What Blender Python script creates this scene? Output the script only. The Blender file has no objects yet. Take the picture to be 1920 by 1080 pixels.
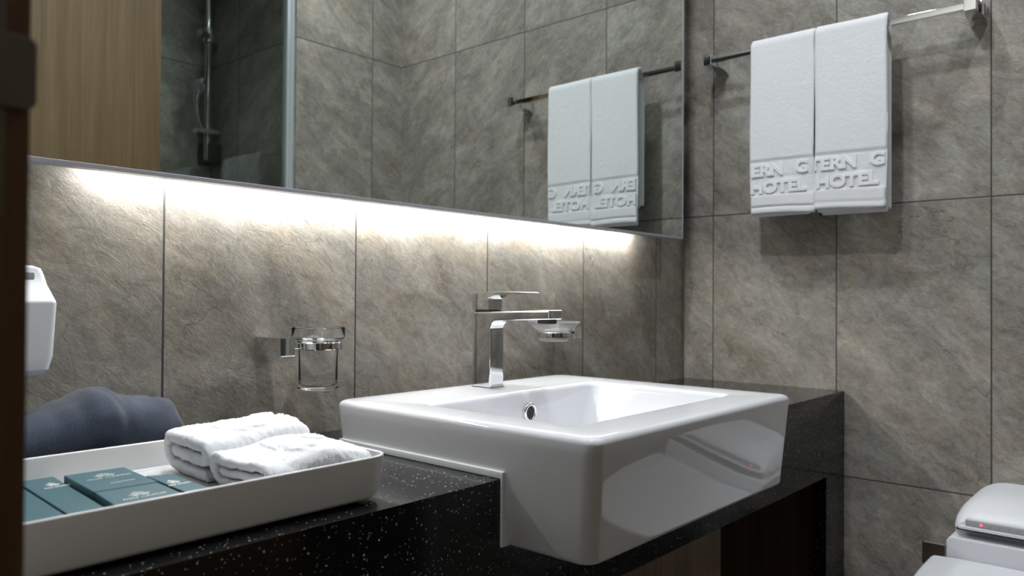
import bpy, bmesh, math, random
from mathutils import Vector, Matrix, noise
random.seed(7)
C = bpy.context.scene.collection
S = bpy.context.scene
PI = math.pi

# ------------------------------------------------------------------ camera
cam_d = bpy.data.cameras.new('camera')
cam = bpy.data.objects.new('camera', cam_d); C.objects.link(cam)
CX, CY, CZ = -1.7855, -0.9804, 0.9945
YAW, PITCH, ROLL, FPX = 0.7215, 0.0113, 0.0061, 1451.2
F = Vector((math.cos(YAW)*math.cos(PITCH), math.sin(YAW)*math.cos(PITCH), math.sin(PITCH)))
R = Vector((math.sin(YAW), -math.cos(YAW), 0)); U = R.cross(F)
R2 = R*math.cos(ROLL)+U*math.sin(ROLL); U2 = -R*math.sin(ROLL)+U*math.cos(ROLL)
m = Matrix((R2, U2, -F)).transposed().to_4x4()
m.translation = Vector((CX, CY, CZ)); cam.matrix_world = m
cam_d.sensor_width = 36; cam_d.lens = FPX/1920*36
cam_d.clip_start = 0.01
cam_d.dof.use_dof = True; cam_d.dof.focus_distance = 1.0; cam_d.dof.aperture_fstop = 6.5
S.camera = cam
# ------------------------------------------------------------------ world, exposure, lamps
w = bpy.data.worlds.new('world'); S.world = w; w.use_nodes = True
w.node_tree.nodes['Background'].inputs[0].default_value = (0.9, 0.95, 1, 1)
w.node_tree.nodes['Background'].inputs[1].default_value = 0.02
S.view_settings.view_transform = 'Standard'; S.view_settings.look = 'None'
S.view_settings.gamma = 1; S.view_settings.use_curve_mapping = False
S.view_settings.exposure = 0.0
LAMPS = [(-1.32, -0.44, 8.8), (-0.78, -0.33, 5.6), (-0.36, -0.98, 4.4)]
ZCEIL = 2.40
for (x, y, e) in LAMPS:
    ld = bpy.data.lights.new('downlight_lamp', 'AREA'); ld.shape = 'DISK'; ld.size = 0.075
    ld.energy = e; ld.color = (0.93, 0.97, 1.0); ld.spread = math.radians(150)
    lo = bpy.data.objects.new('downlight_lamp', ld); C.objects.link(lo)
    lo.location = (x, y, ZCEIL-0.012)

# ------------------------------------------------------------------ material helpers
def nt(name):
    m = bpy.data.materials.new(name); m.use_nodes = True
    return m, m.node_tree, m.node_tree.nodes['Principled BSDF']
def node(t, typ, **kw):
    n = t.nodes.new(typ)
    for k, v in kw.items():
        if k.startswith('i_'):
            n.inputs[k[2:].replace('_', ' ')].default_value = v
        else: setattr(n, k, v)
    return n
def simple(name, col, rough=0.5, metal=0.0, coat=0.0, spec=0.5, bump=0, bscale=200, emis=None, es=0, sheen=0):
    m, t, b = nt(name)
    b.inputs['Base Color'].default_value = (*col, 1); b.inputs['Roughness'].default_value = rough
    b.inputs['Metallic'].default_value = metal; b.inputs['Coat Weight'].default_value = coat
    b.inputs['Coat Roughness'].default_value = 0.03
    b.inputs['Specular IOR Level'].default_value = spec; b.inputs['Sheen Weight'].default_value = sheen
    if emis: b.inputs['Emission Color'].default_value = (*emis, 1); b.inputs['Emission Strength'].default_value = es
    tc = node(t, 'ShaderNodeTexCoord')
    n = node(t, 'ShaderNodeTexNoise', i_Scale=bscale, i_Detail=4.0)
    t.links.new(tc.outputs['Object'], n.inputs['Vector'])
    if bump:
        bp = node(t, 'ShaderNodeBump', i_Strength=bump, i_Distance=0.002)
        t.links.new(n.outputs['Fac'], bp.inputs['Height']); t.links.new(bp.outputs[0], b.inputs['Normal'])
    return m
def ramp(t, src, stops):
    r = node(t, 'ShaderNodeValToRGB'); e = r.color_ramp.elements
    e[0].position, e[0].color = stops[0][0], (*stops[0][1], 1); e[1].position, e[1].color = stops[-1][0], (*stops[-1][1], 1)
    for p, c in stops[1:-1]:
        n = e.new(p); n.color = (*c, 1)
    t.links.new(src, r.inputs[0]); return r
def mathn(t, op, a, b=None, c=None):
    n = node(t, 'ShaderNodeMath', operation=op)
    for i, v in enumerate((a, b, c)):
        if v is None: continue
        if isinstance(v, (int, float)): n.inputs[i].default_value = v
        else: t.links.new(v, n.inputs[i])
    return n.outputs[0]
def mixc(t, fac, a, b, mode='MIX'):
    n = node(t, 'ShaderNodeMix', data_type='RGBA', blend_type=mode)
    for i, v in ((0, fac), (6, a), (7, b)):
        if isinstance(v, (int, float)): n.inputs[i].default_value = v
        elif isinstance(v, tuple): n.inputs[i].default_value = (*v, 1)
        else: t.links.new(v, n.inputs[i])
    return n.outputs[2]

def tile_mat(name, axis, off, seed, tilt=1.0):
    """riven stone-look porcelain tiles 0.3 x 0.6 with thin dark joints; axis = wall's horizontal axis"""
    m, t, b = nt(name)
    tc = node(t, 'ShaderNodeTexCoord'); sp = node(t, 'ShaderNodeSeparateXYZ')
    t.links.new(tc.outputs['Object'], sp.inputs[0])
    u = sp.outputs[axis]; v = sp.outputs[2] if axis != 2 else sp.outputs[1]
    us = mathn(t, 'DIVIDE', mathn(t, 'SUBTRACT', u, off), 0.3)
    vs = mathn(t, 'DIVIDE', v, 0.6)
    iu = mathn(t, 'FLOOR', us); iv = mathn(t, 'FLOOR', vs)
    fu = mathn(t, 'MULTIPLY', mathn(t, 'PINGPONG', us, 0.5), 0.3)      # distance to the joint
    fv = mathn(t, 'MULTIPLY', mathn(t, 'PINGPONG', vs, 0.5), 0.6)
    dj = mathn(t, 'MINIMUM', fu, fv)
    g = node(t, 'ShaderNodeMapRange', i_From_Min=0.0011, i_From_Max=0.0018); t.links.new(dj, g.inputs['Value'])
    # per tile offset
    wn = node(t, 'ShaderNodeTexWhiteNoise', noise_dimensions='3D')
    cb = node(t, 'ShaderNodeCombineXYZ'); t.links.new(iu, cb.inputs[0]); t.links.new(iv, cb.inputs[1]); cb.inputs[2].default_value = seed
    t.links.new(cb.outputs[0], wn.inputs['Vector'])
    uv = node(t, 'ShaderNodeCombineXYZ'); t.links.new(u, uv.inputs[0]); t.links.new(v, uv.inputs[1])
    sc = node(t, 'ShaderNodeVectorMath', operation='SCALE'); sc.inputs['Scale'].default_value = 9.0; t.links.new(wn.outputs['Color'], sc.inputs[0])
    ad = node(t, 'ShaderNodeVectorMath', operation='ADD'); t.links.new(uv.outputs[0], ad.inputs[0]); t.links.new(sc.outputs[0], ad.inputs[1])
    mp = node(t, 'ShaderNodeMapping'); mp.inputs['Rotation'].default_value = (0, 0, tilt*0.62)
    t.links.new(ad.outputs[0], mp.inputs[0])
    mp2 = node(t, 'ShaderNodeMapping'); mp2.inputs['Scale'].default_value = (1.0, 1.75, 1); t.links.new(mp.outputs[0], mp2.inputs[0])
    def nz(src, scale, det, rough, dist):
        n = node(t, 'ShaderNodeTexNoise', i_Scale=scale, i_Detail=det, i_Roughness=rough, i_Distortion=dist); t.links.new(src, n.inputs['Vector']); return n.outputs[0]
    big = nz(mp2.outputs[0], 5.5, 6.0, 0.6, 0.7)
    mid = nz(mp2.outputs[0], 24.0, 9.0, 0.70, 0.9)
    fine = nz(mp2.outputs[0], 85.0, 6.0, 0.65, 1.0)
    hue = nz(mp2.outputs[0], 9.0, 5.0, 0.62, 1.0)
    vein = nz(mp2.outputs[0], 3.4, 5.0, 0.50, 0.5)
    thr = nz(mp2.outputs[0], 30.0, 5.0, 0.6, 1.5)
    c1 = ramp(t, big, [(0.32, (0.188, 0.174, 0.156)), (0.5, (0.266, 0.252, 0.228)), (0.68, (0.362, 0.346, 0.316))])
    c2 = ramp(t, hue, [(0.38, (0.475, 0.48, 0.475)), (0.52, (0.52, 0.50, 0.47)), (0.64, (0.575, 0.50, 0.415)), (0.76, (0.52, 0.50, 0.47))])
    col = mixc(t, 0.50, c1.outputs[0], c2.outputs[0], 'OVERLAY')
    r3 = ramp(t, mid, [(0.30, (0.25, 0.25, 0.25)), (0.50, (0.5, 0.5, 0.5)), (0.72, (0.76, 0.76, 0.75))])
    col = mixc(t, 0.55, col, r3.outputs[0], 'OVERLAY')
    r4 = ramp(t, fine, [(0.34, (0.33, 0.33, 0.33)), (0.52, (0.49, 0.49, 0.49)), (0.68, (0.72, 0.72, 0.70))])
    col = mixc(t, 0.42, col, r4.outputs[0], 'OVERLAY')
    def crossing(src, mid_, width, amount):
        d = mathn(t, 'ABSOLUTE', mathn(t, 'SUBTRACT', src, mid_))
        r = node(t, 'ShaderNodeMapRange', i_From_Min=0.0, i_From_Max=width, i_To_Min=amount, i_To_Max=0.0); t.links.new(d, r.inputs['Value']); return r.outputs[0]
    patch = node(t, 'ShaderNodeMapRange', i_From_Min=0.45, i_From_Max=0.62); t.links.new(big, patch.inputs['Value'])
    v1 = mathn(t, 'MULTIPLY', crossing(vein, 0.47, 0.0045, 0.60), mathn(t, 'SUBTRACT', 1.0, mathn(t, 'MULTIPLY', patch.outputs[0], 0.6)))
    col = mixc(t, v1, col, (0.085, 0.078, 0.066))
    col = mixc(t, crossing(thr, 0.52, 0.016, 0.42), col, (0.46, 0.455, 0.43))
    col = mixc(t, crossing(mid, 0.42, 0.012, 0.18), col, (0.10, 0.09, 0.075))
    col = mixc(t, g.outputs[0], (0.055, 0.055, 0.055), col)
    t.links.new(col, b.inputs['Base Color'])
    b.inputs['Roughness'].default_value = 0.48; b.inputs['Specular IOR Level'].default_value = 0.35
    h = mathn(t, 'ADD', mathn(t, 'MULTIPLY', mid, 0.8), mathn(t, 'MULTIPLY', fine, 0.4))
    h = mathn(t, 'SUBTRACT', h, mathn(t, 'MULTIPLY', v1, 0.25))
    h = mathn(t, 'ADD', h, mathn(t, 'MULTIPLY', g.outputs[0], 0.5))
    bp = node(t, 'ShaderNodeBump', i_Strength=0.36, i_Distance=0.0035); t.links.new(h, bp.inputs['Height'])
    t.links.new(bp.outputs[0], b.inputs['Normal'])
    return m

def wood_mat(name, dark, light, rough=0.45, axis=2, scale=1.0):
    m, t, b = nt(name)
    tc = node(t, 'ShaderNodeTexCoord'); mp = node(t, 'ShaderNodeMapping')
    s = [38*scale, 38*scale, 38*scale]; s[axis] = 1.2*scale
    mp.inputs['Scale'].default_value = s; t.links.new(tc.outputs['Object'], mp.inputs[0])
    n = node(t, 'ShaderNodeTexNoise', i_Scale=1.0, i_Detail=6.0, i_Roughness=0.6, i_Distortion=0.3); t.links.new(mp.outputs[0], n.inputs['Vector'])
    n2 = node(t, 'ShaderNodeTexNoise', i_Scale=6.0, i_Detail=3.0); t.links.new(mp.outputs[0], n2.inputs['Vector'])
    r = ramp(t, n.outputs[0], [(0.32, dark), (0.68, light)])
    r2 = ramp(t, n2.outputs[0], [(0.4, (0.40, 0.40, 0.40)), (0.6, (0.56, 0.56, 0.56))])
    c = mixc(t, 0.5, r.outputs[0], r2.outputs[0], 'OVERLAY')
    t.links.new(c, b.inputs['Base Color']); b.inputs['Roughness'].default_value = rough
    bp = node(t, 'ShaderNodeBump', i_Strength=0.15, i_Distance=0.001); t.links.new(n.outputs[0], bp.inputs['Height']); t.links.new(bp.outputs[0], b.inputs['Normal'])
    return m

def quartz_mat():
    m, t, b = nt('black_quartz')
    tc = node(t, 'ShaderNodeTexCoord')
    dn = node(t, 'ShaderNodeTexNoise', i_Scale=260.0, i_Detail=2.0)
    t.links.new(tc.outputs['Object'], dn.inputs['Vector'])
    sc = node(t, 'ShaderNodeVectorMath', operation='SCALE'); sc.inputs['Scale'].default_value = 0.0028
    t.links.new(dn.outputs['Color'], sc.inputs[0])
    ad = node(t, 'ShaderNodeVectorMath', operation='ADD'); t.links.new(tc.outputs['Object'], ad.inputs[0]); t.links.new(sc.outputs[0], ad.inputs[1])
    col = (0.0055, 0.0058, 0.006)
    for scale, thr, keep, c in ((230, 0.25, 0.89, (0.46, 0.47, 0.48)), (400, 0.34, 0.82, (0.36, 0.37, 0.38)), (150, 0.18, 0.88, (0.55, 0.56, 0.57))):
        v = node(t, 'ShaderNodeTexVoronoi', i_Scale=float(scale)); t.links.new(ad.outputs[0], v.inputs['Vector'])
        ss = node(t, 'ShaderNodeSeparateColor'); t.links.new(v.outputs['Color'], ss.inputs[0])
        a = mathn(t, 'LESS_THAN', v.outputs['Distance'], mathn(t, 'MULTIPLY', ss.outputs[1], thr))
        k = mathn(t, 'GREATER_THAN', ss.outputs[0], keep)
        col = mixc(t, mathn(t, 'MULTIPLY', a, k), col, c)
    t.links.new(col, b.inputs['Base Color'])
    b.inputs['Roughness'].default_value = 0.10; b.inputs['Specular IOR Level'].default_value = 0.5
    return m

def terry_mat(name, col=(0.80, 0.81, 0.84), strength=0.6):
    m, t, b = nt(name)
    b.inputs['Base Color'].default_value = (*col, 1); b.inputs['Roughness'].default_value = 1.0
    b.inputs['Specular IOR Level'].default_value = 0.1; b.inputs['Sheen Weight'].default_value = 0.25
    tc = node(t, 'ShaderNodeTexCoord')
    v = node(t, 'ShaderNodeTexNoise', i_Scale=900.0, i_Detail=3.0, i_Roughness=0.7); t.links.new(tc.outputs['Object'], v.inputs['Vector'])
    v2 = node(t, 'ShaderNodeTexNoise', i_Scale=120.0, i_Detail=3.0); t.links.new(tc.outputs['Object'], v2.inputs['Vector'])
    h = mathn(t, 'ADD', v.outputs[0], mathn(t, 'MULTIPLY', v2.outputs[0], 0.8))
    bp = node(t, 'ShaderNodeBump', i_Strength=strength, i_Distance=0.002); t.links.new(h, bp.inputs['Height']); t.links.new(bp.outputs[0], b.inputs['Normal'])
    return m

def weave_mat():
    m, t, b = nt('slate_blue_cotton')
    tc = node(t, 'ShaderNodeTexCoord')
    w1 = node(t, 'ShaderNodeTexWave', i_Scale=420.0, i_Distortion=1.0, bands_direction='DIAGONAL'); t.links.new(tc.outputs['Object'], w1.inputs['Vector'])
    n = node(t, 'ShaderNodeTexNoise', i_Scale=700.0, i_Detail=2.0); t.links.new(tc.outputs['Object'], n.inputs['Vector'])
    c = ramp(t, n.outputs[0], [(0.3, (0.022, 0.031, 0.052)), (0.7, (0.043, 0.056, 0.086))])
    t.links.new(c.outputs[0], b.inputs['Base Color']); b.inputs['Roughness'].default_value = 0.85; b.inputs['Sheen Weight'].default_value = 0.3
    b.inputs['Specular IOR Level'].default_value = 0.2
    h = mathn(t, 'ADD', w1.outputs['Fac'], n.outputs[0])
    bp = node(t, 'ShaderNodeBump', i_Strength=0.35, i_Distance=0.0006); t.links.new(h, bp.inputs['Height']); t.links.new(bp.outputs[0], b.inputs['Normal'])
    return m

def glass_mat(name, col=(1, 1, 1), ior=1.45, rough=0.0):
    m, t, b = nt(name)
    b.inputs['Base Color'].default_value = (*col, 1); b.inputs['Transmission Weight'].default_value = 1
    b.inputs['Roughness'].default_value = rough; b.inputs['IOR'].default_value = ior
    return m

M = dict(
    tile_back=tile_mat('stone_tile_back', 0, -0.1407, 1.0, 1),
    tile_right=tile_mat('stone_tile_right', 1, -0.0796, 2.0, -1),
    tile_opp=tile_mat('stone_tile_front', 0, -0.13, 3.0, 1),
    tile_shower=tile_mat('stone_tile_shower', 1, -1.30, 4.0, -1),
    tile_floor=tile_mat('stone_tile_floor', 2, 0.1, 5.0, 1),
    ceiling=simple('ceiling_paint', (0.82, 0.82, 0.81), 0.9, bump=0.05),
    plaster=simple('plaster', (0.45, 0.43, 0.40), 0.9, bump=0.05),
    quartz=quartz_mat(),
    ceramic=simple('white_ceramic', (0.67, 0.68, 0.715), 0.025, coat=0.0, spec=0.65),
    melamine=simple('white_melamine', (0.66, 0.66, 0.66), 0.16, coat=0.2),
    plastic=simple('white_plastic', (0.68, 0.69, 0.73), 0.38),
    plastic_grey=simple('grey_plastic', (0.34, 0.34, 0.36), 0.4),
    plastic_dark=simple('dark_grey_plastic', (0.30, 0.30, 0.33), 0.4),  # slightly darker grey plastic for the dispenser slot and panel marks
    chrome=simple('chrome', (0.78, 0.79, 0.80), 0.04, 1.0),
    brushed=simple('brushed_steel', (0.16, 0.16, 0.15), 0.35, 1.0, bump=0.1, bscale=600),
    alu=simple('anodised_aluminium', (0.40, 0.39, 0.44), 0.4, 0.35),
    alu_light=simple('satin_aluminium', (0.72, 0.77, 0.80), 0.25, 0.6),
    rubber=simple('black_rubber', (0.012, 0.012, 0.012), 0.6),
    silicone=simple('white_silicone', (0.72, 0.74, 0.76), 0.35),
    mirror=simple('mirror_silvering', (0.80, 0.845, 0.82), 0.0, 1.0),
    black=simple('matt_black', (0.01, 0.01, 0.01), 0.6),
    led=simple('led_diffuser', (0.9, 0.9, 0.9), 0.5, emis=(1.0, 0.98, 0.92), es=60),
    lamp=simple('downlight_diffuser', (0.9, 0.9, 0.9), 0.5, emis=(0.93, 0.97, 1.0), es=12),
    indicator=simple('red_indicator', (0.9, 0.05, 0.08), 0.4, emis=(1.0, 0.06, 0.12), es=3),
    teal=simple('teal_card', (0.040, 0.105, 0.130), 0.48, bump=0.05, bscale=900),
    foil=simple('silver_foil', (0.92, 0.93, 0.90), 0.4, 0.1),
    terry=terry_mat('terry_cotton'),
    terry_flat=terry_mat('flatwoven_cotton', (0.80, 0.81, 0.84), 0.2),
    weave=weave_mat(),
    oak=wood_mat('warm_oak_veneer', (0.115, 0.070, 0.028), (0.175, 0.113, 0.048), 0.5),
    walnut=wood_mat('dark_walnut', (0.095, 0.042, 0.015), (0.17, 0.080, 0.032), 0.5),
    cabinet=wood_mat('cabinet_walnut', (0.11, 0.065, 0.035), (0.21, 0.13, 0.075), 0.45),
    glass=glass_mat('clear_glass', (0.99, 1.0, 1.0), 1.20),
    frosted=glass_mat('frosted_glass', (0.97, 0.98, 1.0), 1.35, 0.35),
    shower_glass=glass_mat('shower_glass', (0.86, 0.93, 0.90), 1.45),
)

# ------------------------------------------------------------------ geometry helpers
def props(o, label=None, cat=None, group=None, kind=None):
    for k, v in (('label', label), ('category', cat), ('group', group), ('kind', kind)):
        if v: o[k] = v
    return o
def thing(name, label, cat, loc, group=None):
    o = bpy.data.objects.new(name, None); C.objects.link(o); o.location = loc; o.empty_display_size = 0.02
    return props(o, label, cat, group)
def world_loc(o):
    v = Vector(o.location)
    while o.parent: o = o.parent; v += o.location
    return v
def obj(name, bm, mat, parent=None, origin=None, smooth=35, label=None):
    me = bpy.data.meshes.new(name)
    bmesh.ops.recalc_face_normals(bm, faces=bm.faces)
    bm.to_mesh(me); bm.free()
    for mm in (mat if isinstance(mat, (list, tuple)) else [mat]): me.materials.append(mm)
    if smooth:
        me.polygons.foreach_set('use_smooth', [True]*len(me.polygons))
        me.set_sharp_from_angle(angle=math.radians(smooth))
    o = bpy.data.objects.new(name, me); C.objects.link(o)
    base = Vector((0, 0, 0))
    if parent: o.parent = parent; base = world_loc(parent)
    if origin is not None: o.location = Vector(origin)-base; base = Vector(origin)
    me.transform(Matrix.Translation(-base))
    if smooth and smooth <= 50:
        wn = o.modifiers.new('weighted_normal', 'WEIGHTED_NORMAL'); wn.keep_sharp = True; wn.weight = 80
    if label: o['label'] = label
    return o
def struct(name, bm, mat, **kw):
    o = obj(name, bm, mat, smooth=kw.pop('smooth', 0), **kw); o['kind'] = 'structure'; return o
def nb(): return bmesh.new()
def merge(bm, tmp):
    me = bpy.data.meshes.new('t'); tmp.to_mesh(me); tmp.free(); bm.from_mesh(me); bpy.data.meshes.remove(me); return bm
def box(bm, x0, x1, y0, y1, z0, z1, bev=0.0, seg=2, rot=None):
    t = nb(); bmesh.ops.create_cube(t, size=1)
    mt = Matrix.Translation(((x0+x1)/2, (y0+y1)/2, (z0+z1)/2)) @ Matrix.Diagonal((x1-x0, y1-y0, z1-z0, 1))
    bmesh.ops.transform(t, matrix=mt, verts=t.verts)
    if bev: bmesh.ops.bevel(t, geom=list(t.edges), offset=bev, segments=seg, affect='EDGES', profile=0.6)
    if rot is not None:
        bmesh.ops.transform(t, matrix=Matrix.Translation(((x0+x1)/2, (y0+y1)/2, (z0+z1)/2)) @ rot @ Matrix.Translation((-(x0+x1)/2, -(y0+y1)/2, -(z0+z1)/2)), verts=t.verts)
    return merge(bm, t)
def prism(bm, pts, axis, a0, a1, bev=0.0, seg=2):
    """extrude a 2D outline along axis (0: pts are y,z; 1: pts are x,z; 2: pts are x,y)"""
    t = nb()
    def P(p, a): return {0: (a, p[0], p[1]), 1: (p[0], a, p[1]), 2: (p[0], p[1], a)}[axis]
    va = [t.verts.new(P(p, a0)) for p in pts]; vb = [t.verts.new(P(p, a1)) for p in pts]
    t.faces.new(va); t.faces.new(vb[::-1]); n = len(pts)
    for i in range(n): t.faces.new((va[i], vb[i], vb[(i+1) % n], va[(i+1) % n]))
    bmesh.ops.recalc_face_normals(t, faces=t.faces)
    if bev:
        es = [e for e in t.edges if len(e.link_faces) == 2 and e.calc_face_angle(0) > 0.4]
        bmesh.ops.bevel(t, geom=es, offset=bev, segments=seg, affect='EDGES', profile=0.6)
    return merge(bm, t)
def lathe(bm, cx, cy, prof, n=48, closed=False, cap=True):
    rings = []
    for r, z in prof:
        if r < 1e-6: rings.append([bm.verts.new((cx, cy, z))])
        else: rings.append([bm.verts.new((cx+r*math.cos(2*PI*i/n), cy+r*math.sin(2*PI*i/n), z)) for i in range(n)])
    seq = list(zip(rings, rings[1:]))
    if closed: seq.append((rings[-1], rings[0]))
    for a, b in seq:
        for i in range(n):
            j = (i+1) % n
            if len(a) == 1 and len(b) == 1: continue
            if len(a) == 1: bm.faces.new((a[0], b[i], b[j]))
            elif len(b) == 1: bm.faces.new((a[i], b[0], a[j]))
            else: bm.faces.new((a[i], b[i], b[j], a[j]))
    return bm
def tube(bm, pts, r, n=12, cap=True):
    pts = [Vector(p) for p in pts]; rings = []
    rr = r if isinstance(r, (list, tuple)) else [r]*len(pts)
    up = None
    for i, p in enumerate(pts):
        d = (pts[min(i+1, len(pts)-1)]-pts[max(i-1, 0)]).normalized()
        if up is None:
            up = Vector((0, 0, 1)) if abs(d.z) < 0.9 else Vector((1, 0, 0))
        a = d.cross(up).normalized(); b = a.cross(d).normalized(); up = b
        rings.append([bm.verts.new(p+(a*math.cos(2*PI*k/n)+b*math.sin(2*PI*k/n))*rr[i]) for k in range(n)])
    for a, b in zip(rings, rings[1:]):
        for k in range(n): bm.faces.new((a[k], a[(k+1) % n], b[(k+1) % n], b[k]))
    if cap: bm.faces.new(rings[0][::-1]); bm.faces.new(rings[-1])
    return bm
def rr(x0, x1, y0, y1, r, z, n=8):
    """rounded rectangle loop; r = one radius, or (x0y0, x1y0, x1y1, x0y1)"""
    if not isinstance(r, tuple): r = (r,)*4
    out = []
    for (cx, cy, sx, sy, a0), q in zip(((x0, y0, 1, 1, PI), (x1, y0, -1, 1, 1.5*PI), (x1, y1, -1, -1, 0), (x0, y1, 1, -1, 0.5*PI)), r):
        for k in range(n+1):
            a = a0+k/n*PI/2
            zz = z(cx, cy) if callable(z) else z
            out.append(Vector((cx+sx*q+q*math.cos(a), cy+sy*q+q*math.sin(a), zz)))
    return out
def loft(bm, loops, cap0=True, cap1=True):
    rings = [[bm.verts.new(p) for p in l] for l in loops]
    for a, b in zip(rings, rings[1:]):
        n = len(a)
        for k in range(n): bm.faces.new((a[k], a[(k+1) % n], b[(k+1) % n], b[k]))
    if cap0: bm.faces.new(rings[0][::-1])
    if cap1: bm.faces.new(rings[-1])
    return bm
def smooth01(x): x = max(0., min(1., x)); return x*x*(3-2*x)
def resample(pts, step):
    pts = [Vector(p) for p in pts]; out = [pts[0]]; 
    d = [0]
    for a, b in zip(pts, pts[1:]): d.append(d[-1]+(b-a).length)
    n = max(2, int(round(d[-1]/step))); j = 0
    for i in range(1, n+1):
        s = d[-1]*i/n
        while j < len(d)-2 and d[j+1] < s: j += 1
        f = (s-d[j])/max(1e-9, d[j+1]-d[j]); out.append(pts[j].lerp(pts[j+1], min(1, f)))
    return out
def sheet(bm, path, w0, w1, th, nw, mapf, edge=0.004, disp=None):
    """thick cloth: 2D centre line extruded over a width, rounded on all its borders"""
    n = len(path); A = []; B = []
    arc = [0]
    for a, b in zip(path, path[1:]): arc.append(arc[-1]+(b-a).length)
    for i, p in enumerate(path):
        t = (path[min(i+1, n-1)]-path[max(i-1, 0)]).normalized(); nn = Vector((-t.y, t.x))
        ra = []; rb = []
        for j in range(nw+1):
            ww = w0+(w1-w0)*j/nw
            de = min(arc[i], arc[-1]-arc[i], abs(ww-w0), abs(w1-ww))
            e = math.sqrt(max(0., 1-(1-min(1, de/edge))**2))
            h = th/2*e
            d = disp(arc[i], arc[-1], ww) if disp else 0
            q = p+nn*(h+d*(1 if e > 0.5 else 0)); ra.append(bm.verts.new(mapf(q, ww)))
            q = p-nn*h; rb.append(bm.verts.new(mapf(q, ww)))
        A.append(ra); B.append(rb)
    for i in range(n-1):
        for j in range(nw):
            bm.faces.new((A[i][j], A[i+1][j], A[i+1][j+1], A[i][j+1]))
            bm.faces.new((B[i][j], B[i][j+1], B[i+1][j+1], B[i+1][j]))
    bmesh.ops.remove_doubles(bm, verts=bm.verts, dist=1e-6)
    return bm

# ------------------------------------------------------------------ the room
OPPY = -1.2488; SHX = -0.4277; SHY = -1.78; LX = -1.70
b = nb(); box(b, -1.84, 0.12, 0, 0.12, 0, ZCEIL); struct('wall_back', b, M['tile_back'])
b = nb(); box(b, 0, 0.12, -1.90, 0, 0, ZCEIL); struct('wall_right', b, M['tile_right'])
b = nb(); box(b, SHX, 0, SHY-0.12, OPPY, 0, ZCEIL); struct('wall_front', b, M['tile_opp']).data.materials.append(M['tile_shower'])
o = bpy.data.objects['wall_front']
for p in o.data.polygons:
    if abs(p.normal.x) > 0.5: p.material_index = 1
b = nb(); box(b, -1.84, SHX, SHY-0.12, SHY, 0, ZCEIL); struct('wall_shower', b, M['tile_opp'])
b = nb(); box(b, -1.84, LX, -0.585, 0, 0, ZCEIL); box(b, -1.84, LX, SHY, -1.262, 0, ZCEIL); box(b, -1.84, LX, -1.262, -0.585, 2.14, ZCEIL)
struct('wall_left', b, M['plaster'])
b = nb(); box(b, -2.9, 0.12, -1.90, 0.12, -0.1, 0); struct('floor', b, M['tile_floor'])
b = nb(); box(b, -1.84, 0.12, -1.90, 0.12, ZCEIL, ZCEIL+0.1); struct('ceiling', b, M['ceiling'])
# door frame post right in front of the lens, with its strike plate
b = nb(); box(b, -1.845, -1.6775, -0.62, -0.586, 0, 2.14, 0.0015)
jamb = struct('trim_1', b, M['walnut'], smooth=30)
b = nb(); box(b, -1.712, -1.6872, -0.6215, -0.6195, 1.025, 1.15, 0.0006)
obj('strike_plate', b, M['brushed'], jamb, label='dull steel strike plate')
pts = []
XE, Z0_, Z1_, RR = -1.6762, 1.0695, 1.1000, 0.0045
for k in range(9):
    a = k/8*PI/2; pts.append((XE-RR+RR*math.sin(a), Z1_-RR+RR*math.cos(a)))
for k in range(9):
    a = k/8*PI/2; pts.append((XE-RR+RR*math.cos(a), Z0_+RR-RR*math.sin(a)))
pts += [(-1.695, Z0_), (-1.695, Z1_)]
prism(b := nb(), pts, 1, -0.6232, -0.6205, 0.0007)
obj('strike_lip', b, M['brushed'], jamb)
# open oak door leaf, seen only in the mirror
b = nb(); box(b, -1.665, -0.8700, -1.240, -1.200, 0.01, 2.10, 0.001)
door = struct('door_1', b, M['oak'])
b = nb(); tube(b, [(-0.93, -1.20, 1.0), (-0.93, -1.155, 1.0)], 0.008); tube(b, [(-0.93, -1.158, 1.0), (-1.04, -1.158, 1.0)], 0.008)
box(b, -0.956, -0.904, -1.2, -1.194, 0.974, 1.026, 0.002)
obj('door_handle', b, M['brushed'], door, smooth=40)
# shower screen: fixed pane and its wall profile
t = thing('shower_screen', 'clear glass shower screen with vertical metal wall profile, reflected in the mirror', 'shower screen', (-0.66, -1.27, 0))
b = nb(); box(b, -1.62, -0.447, -1.276, -1.268, 0.02, 2.02, 0.001); obj('glass_pane', b, M['shower_glass'], t)
b = nb(); box(b, -0.456, SHX, -1.285, -1.257, 0.0, 2.04, 0.002); box(b, -0.448, -0.438, -1.257, -1.250, 0.0, 2.04, 0.002)
obj('wall_profile', b, M['alu_light'], t)
b = nb(); box(b, -1.64, SHX, -1.284, -1.260, 0.0, 0.02, 0.002); obj('bottom_rail', b, M['chrome'], t)
# shower rail and hand shower inside the shower
RX, RY = -0.478, -1.715
t = thing('shower_rail', 'chrome vertical shower riser rail behind the glass screen, reflected in the mirror', 'shower rail', (RX, SHY, 1.45))
b = nb(); tube(b, [(RX, RY, 1.46), (RX, RY, 2.08)], 0.0115, 16); obj('riser_tube', b, M['chrome'], t)
for z in (1.56, 2.04):
    b = nb(); tube(b, [(RX, SHY, z), (RX, RY, z)], 0.010, 12); lathe(b, RX, RY, [(0.0, z-0.016), (0.017, z-0.016), (0.017, z+0.016), (0, z+0.016)], 20)
    obj('wall_bracket', b, M['chrome'], t)
b = nb(); lathe(b, RX, RY, [(0.0, 1.865), (0.019, 1.865), (0.021, 1.885), (0.019, 1.915), (0, 1.915)], 20)
tube(b, [(RX-0.04, RY+0.02, 1.89), (RX+0.045, RY-0.01, 1.885)], [0.013, 0.013]); obj('slider', b, M['chrome'], t)
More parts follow.
